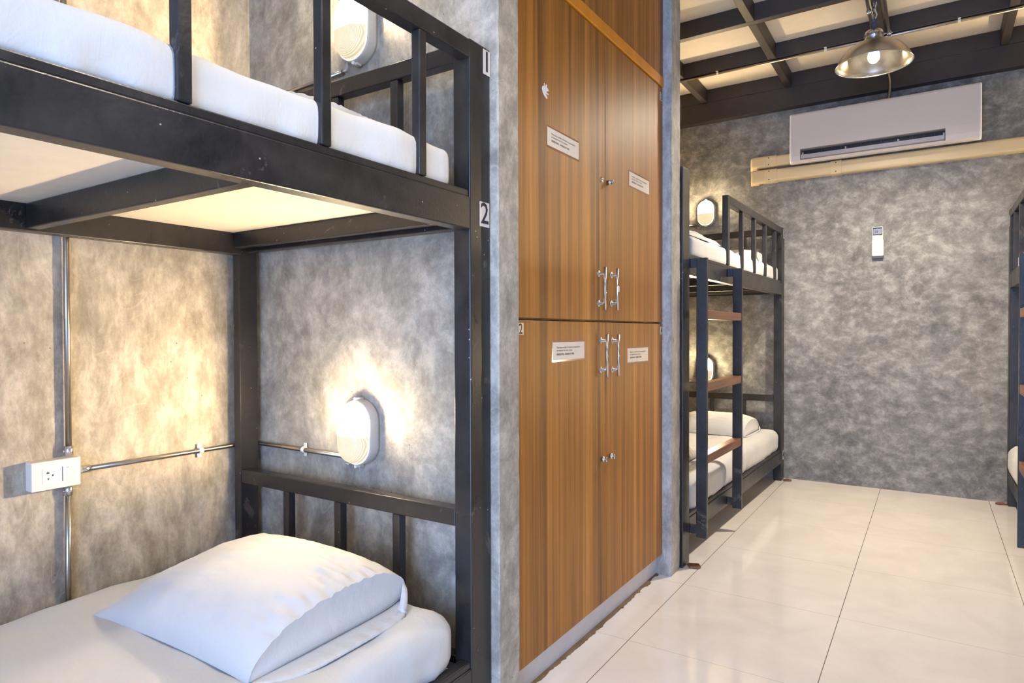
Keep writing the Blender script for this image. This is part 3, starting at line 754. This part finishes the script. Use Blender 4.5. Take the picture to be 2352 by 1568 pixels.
# ------------------------------------------------------------------ air conditioner
base = (-.30, YB, 2.30)
ac = thing('air_conditioner', 'long grey and white split air conditioner high on the back wall', 'air conditioner', base)
prof = [(0.001, 2.648), (.195, 2.648), (.207, 2.643), (.212, 2.632), (.212, 2.40), (.209, 2.345), (.200, 2.315), (.185, 2.303), (.165, 2.300), (.001, 2.334)]
def extr(x0, x1, pr):
    bm = bmesh.new(); a = [bm.verts.new((x0, YB-d, z)) for d, z in pr]; b_ = [bm.verts.new((x1, YB-d, z)) for d, z in pr]
    bm.faces.new(a); bm.faces.new(b_[::-1]); n = len(pr)
    for i in range(n): bm.faces.new([a[i], b_[i], b_[(i+1) % n], a[(i+1) % n]])
    return bm
body = part('body', extr(-.845, .244, prof), M['acgrey'], ac, .0, base)
cut = obj('cutter', boxbm(-.787, .068, YB-.26, YB-.12, 2.317, 2.392), M['dark'])
body.modifiers.new('b', 'BOOLEAN').object = cut
cut.location = -Vector(base)+Vector(base); body.modifiers['b'].operation = 'DIFFERENCE'; body.modifiers['b'].solver = 'EXACT'
bpy.context.view_layer.update()
me = bpy.data.meshes.new_from_object(body.evaluated_get(bpy.context.evaluated_depsgraph_get()))
body.modifiers.clear(); body.data = me; bpy.data.objects.remove(cut)
shr = lambda k: [(max(.001, d*(1-k) if d > .01 else d), z+(2.47-z)*k*.5) for d, z in prof]
for nm, xa, xb, xc in (('end_cap', -.8452, -.852, -.857), ('end_cap', .2442, .251, .256)):
    bm = bmesh.new(); rings = []
    for xx, k in ((xa, 0), (xb, .0), (xc, .03)):
        rings.append([bm.verts.new((xx, YB-d, z)) for d, z in shr(k)])
    bm.faces.new(rings[0]); bm.faces.new(rings[-1][::-1]); n = len(prof)
    for a, b_ in zip(rings, rings[1:]):
        for i in range(n): bm.faces.new([a[i], a[(i+1) % n], b_[(i+1) % n], b_[i]])
    part(nm, bm, M['acwhite'], ac, 0, base)
bm = bmesh.new(); bx(bm, -.785, .066, YB-.150, YB-.122, 2.319, 2.390); part('outlet_recess', bm, M['dark'], ac, 0, base)
bm = extr(-.783, .064, [(.197, 2.353), (.209, 2.351), (.205, 2.326), (.194, 2.3195), (.180, 2.3195), (.190, 2.330)]); part('louvre', bm, M['greyvane'], ac, 0, base)
for k in range(14):
    x = -.77+.06*k; part('fin', boxbm(x, x+.003, YB-.185, YB-.152, 2.336, 2.380), M['rubber'], ac, 0, base)
for x in (-.77, -.50, -.19, .06):
    part('hinge', boxbm(x-.005, x+.005, YB-.208, YB-.186, 2.352, 2.366), M['greyvane'], ac, 0, base)

# AC wiring and ducts
bm = bmesh.new(); pts = [(-.255+.012*math.sin(k/12*math.pi), 5.104-.012*math.sin(k/12*math.pi)-.004, 2.875-.23*k/12) for k in range(13)]
n = 60; P = []; R_ = []
for k in range(n+1):
    s = k/n; P.append((-.258+.014*math.sin(s*math.pi), 5.098-.004*math.sin(s*math.pi), 2.88-.229*s)); R_.append(.0085+(.0012 if k % 2 else 0))
tube(bm, P, R_, 12); tag(obj('flexible_conduit', bm, M['galv']), 'ribbed flexible conduit dropping behind the air conditioner', 'conduit')
bm = bmesh.new(); tube(bm, [(-.72, 5.172, 2.652), (-.68, 5.170, 2.668), (-.64, 5.166, 2.700), (-.60, 5.170, 2.698), (-.56, 5.172, 2.706), (-.50, 5.174, 2.700)], .003, 6)
tube(bm, [(-.42, 5.17, 2.70), (-.38, 5.166, 2.704), (-.33, 5.170, 2.690), (-.26, 5.172, 2.662)], .003, 6)
tag(obj('cable', bm, M['plastic']), 'thin loose cable lying on top of the air conditioner', 'cable')
def duct_run(label, x0, x1, z0, z1, collars=()):
    base = (x0, YB, z0); t = thing('trunking', label, 'pipe duct', base, 'cream pipe ducts')
    d = .062; pr = [(0.0005, z0), (d-.014, z0), (d-.004, z0+.006), (d, z0+.016), (d, z1-.016), (d-.004, z1-.006), (d-.014, z1), (.0005, z1)]
    part('duct', extr(x0+.16, x1, pr), M['duct'], t, 0, base)
    # end elbow: slightly larger rounded box with a chamfered lower corner
    q = .006; zc = (z0+z1)/2
    bm = extr(x0+.08, x0+.185, [(a+q if a > .01 else a, zc+(z-zc)*1.08) for a, z in pr]); part('elbow_sleeve', bm, M['duct'], t, .001, base)
    bm = soft_box(x0, x0+.12, YB-.072, YB-.0005, z0-.004, z1+.004, .018, (10, 6, 8), 0); part('elbow_end', bm, M['duct'], t, 0, base)
    fl = soft_box(x0-.012, x0+.05, YB-.012, YB-.0005, z0-.010, z1+.008, .005, (6, 3, 8), 0); part('wall_flange', fl, M['duct'], t, 0, base)
    for k in (z0+.014, z1-.014):
        bm = bmesh.new(); tube(bm, [(x0+.13, YB-d-.004, k), (x0+.13, YB-d-.0075, k)], .004, 8); part('screw', bm, M['dark'], t, 0, base)
    for cx in collars:
        bm = extr(cx-.035, cx+.035, [(a+q if a > .01 else a, zc+(z-zc)*1.10) for a, z in pr]); part('collar', bm, M['duct'], t, .001, base)
        for k in (z0+.014, z1-.014):
            bm = bmesh.new(); tube(bm, [(cx, YB-d-.004, k), (cx, YB-d-.0075, k)], .004, 8); part('screw', bm, M['dark'], t, 0, base)
duct_run('long cream pipe duct running right below the air conditioner', -1.155, 1.0, 2.222, 2.312, (-.575,))
duct_run('short cream pipe duct entering the left end of the air conditioner', -1.158, -.86, 2.334, 2.412)
# remote control in its holder
base = (-.316, YB, 1.62)
t = thing('remote_control', 'white remote control with small screen in a wall holder', 'remote control', base)
part('holder', soft_box(-.352, -.280, YB-.024, YB-.0005, 1.622, 1.735, .005, (8, 4, 12), 0), M['plastic'], t, 0, base)
part('remote', soft_box(-.350, -.284, YB-.019, YB-.003, 1.64, 1.827, .005, (8, 4, 14), 0), M['acwhite'], t, 0, base)
bm = boxbm(-.346, -.2885, YB-.0200, YB-.0185, 1.768, 1.822); part('screen_surround', bm, M['dark'], t, 0, base)
bm = boxbm(-.3425, -.292, YB-.0208, YB-.0200, 1.775, 1.813)
add_text(bm, '25', .022, at(FNY, (-.338, YB-.0212, 1.786)), 1, .024, 'LEFT', .0003)
part('screen', bm, [M['lcd'], M['ink']], t, 0, base, rec=False)
part('button', boxbm(-.307, -.293, YB-.0202, YB-.0185, 1.762, 1.766), M['orange'], t, 0, base)
part('holder_base', boxbm(-.350, -.283, YB-.022, YB-.001, 1.607, 1.6215), M['rubber'], t, .001, base)

# ------------------------------------------------------------------ ceiling conduits and pendant
zc_ = zj-.0092
conduit('long metal conduit running along under the ceiling beam behind the pendant', [(-2.05, 4.545, zc_), (1.48, 4.545, zc_)], .0088,
        saddles=[((x, 4.545, zc_), (1, 0, 0), (0, 0, -1)) for x in (-1.25, -.572, .125, .8)], group='ceiling conduits')
conduit('right one of two metal conduits running along the ceiling toward the pendant', [(-.222, -1.2, zc_), (-.222, 4.53, zc_)], .0088, couplings=[((-.222, 4.50, zc_), (0, 1, 0))], group='ceiling conduits')
conduit('left one of two metal conduits running along the ceiling toward the pendant', [(-.302, -1.2, zc_), (-.302, 4.53, zc_)], .0088, couplings=[((-.302, 4.14, zc_), (0, 1, 0))], group='ceiling conduits')
def pendant(x, y, zr, label):
    t = thing('pendant_lamp', label, 'pendant lamp', (x, y, zr))
    bm = bmesh.new()
    k = 1.0; pr = [(.186, 0), (.184, .004), (.176, .024), (.160, .052), (.132, .084), (.096, .108), (.062, .122), (.04, .130)]
    lathe(bm, pr+[(r-.002, z-.002) for r, z in pr[::-1]][:-1]+[(.1835, .001)], 56); 
    bm2 = bmesh.new(); rings = pr
    bm.free(); bm = bmesh.new()
    out = pr; inn = [(r-.0018, z-.0018) for r, z in pr[1:]]
    allp = inn[::-1]+out
    rr = [[bm.verts.new((r*math.cos(2*math.pi*q/56), r*math.sin(2*math.pi*q/56), z)) for q in range(56)] for r, z in allp]
    for a, b_ in zip(rr, rr[1:]):
        for q in range(56): bm.faces.new([a[q], a[(q+1) % 56], b_[(q+1) % 56], b_[q]]).smooth = True
    bm2.free(); obj('shade', bm, M['shade'], t)
    bm = bmesh.new(); pts = [(.186*math.cos(2*math.pi*q/56), .186*math.sin(2*math.pi*q/56), 0) for q in range(57)]
    tube(bm, pts, .0035, 8, False); obj('rim', bm, M['chrome'], t)
    bm = bmesh.new(); lathe(bm, [(.046, .124), (.046, .165), (.043, .176), (.036, .182), (.022, .184)], 32)
    for q in range(8):
        a = 2*math.pi*q/8; bx(bm, .0455*math.cos(a)-.002, .0455*math.cos(a)+.002, .0455*math.sin(a)-.002, .0455*math.sin(a)+.002, .135, .168)
    obj('socket_cap', bm, M['chrome'], t)
    bm = bmesh.new(); lathe(bm, [(.021, .184), (.017, .196), (.016, .206), (.021, .214), (.016, .222), (.020, .230), (.024, .236), (.008, .238)], 24)
    obj('cable_grip', bm, M['rubber'], t)
    bm = bmesh.new(); z = .238; top = zj-.004-zr; q = 0
    while z < top:   # chain links
        a = q*math.pi/2; ring = []
        for s in range(13):
            an = 2*math.pi*s/12; ring.append((.0055*math.cos(an)*math.cos(a), .0055*math.cos(an)*math.sin(a), z+.009+.0105*math.sin(an)))
        tube(bm, ring, .0017, 6, False); z += .0155; q += 1
    obj('chain', bm, M['chrome'], t)
    bm = bmesh.new(); tube(bm, [(.006, 0, .238), (.014, .004, .27), (.004, .006, .30), (.012, .002, .33), (.010, 0, top)], .0028, 8); obj('cord', bm, M['plastic'], t)
    bm = bmesh.new(); tube(bm, [(.058+.013*math.cos(2*math.pi*s/14), 0, .142+.013*math.sin(2*math.pi*s/14)) for s in range(15)], .002, 6, False); obj('ring', bm, M['chrome'], t)
    bm = bmesh.new(); lathe(bm, [(.0, .006), (.014, .010), (.026, .024), (.030, .040), (.027, .058), (.018, .078), (.014, .095), (.014, .124)], 24); obj('bulb', bm, M['bulb'], t)
    l = spot('pendant_glow', (x, y, zr-.012), PENDANT_W, (1, .87, .70)); l.parent = t; l.location = (0, 0, -.012)
    return t
pendant(-.272, 4.05, 2.555, 'scuffed metal pendant lamp hanging on a chain from the ceiling beams')
# unseen fill spot, added to brighten the near bunk and aisle; no lamp modelled
spot('near_aisle_fill', (-.272, .9, 2.54), PENDANT_W*.38, (1, .87, .70))
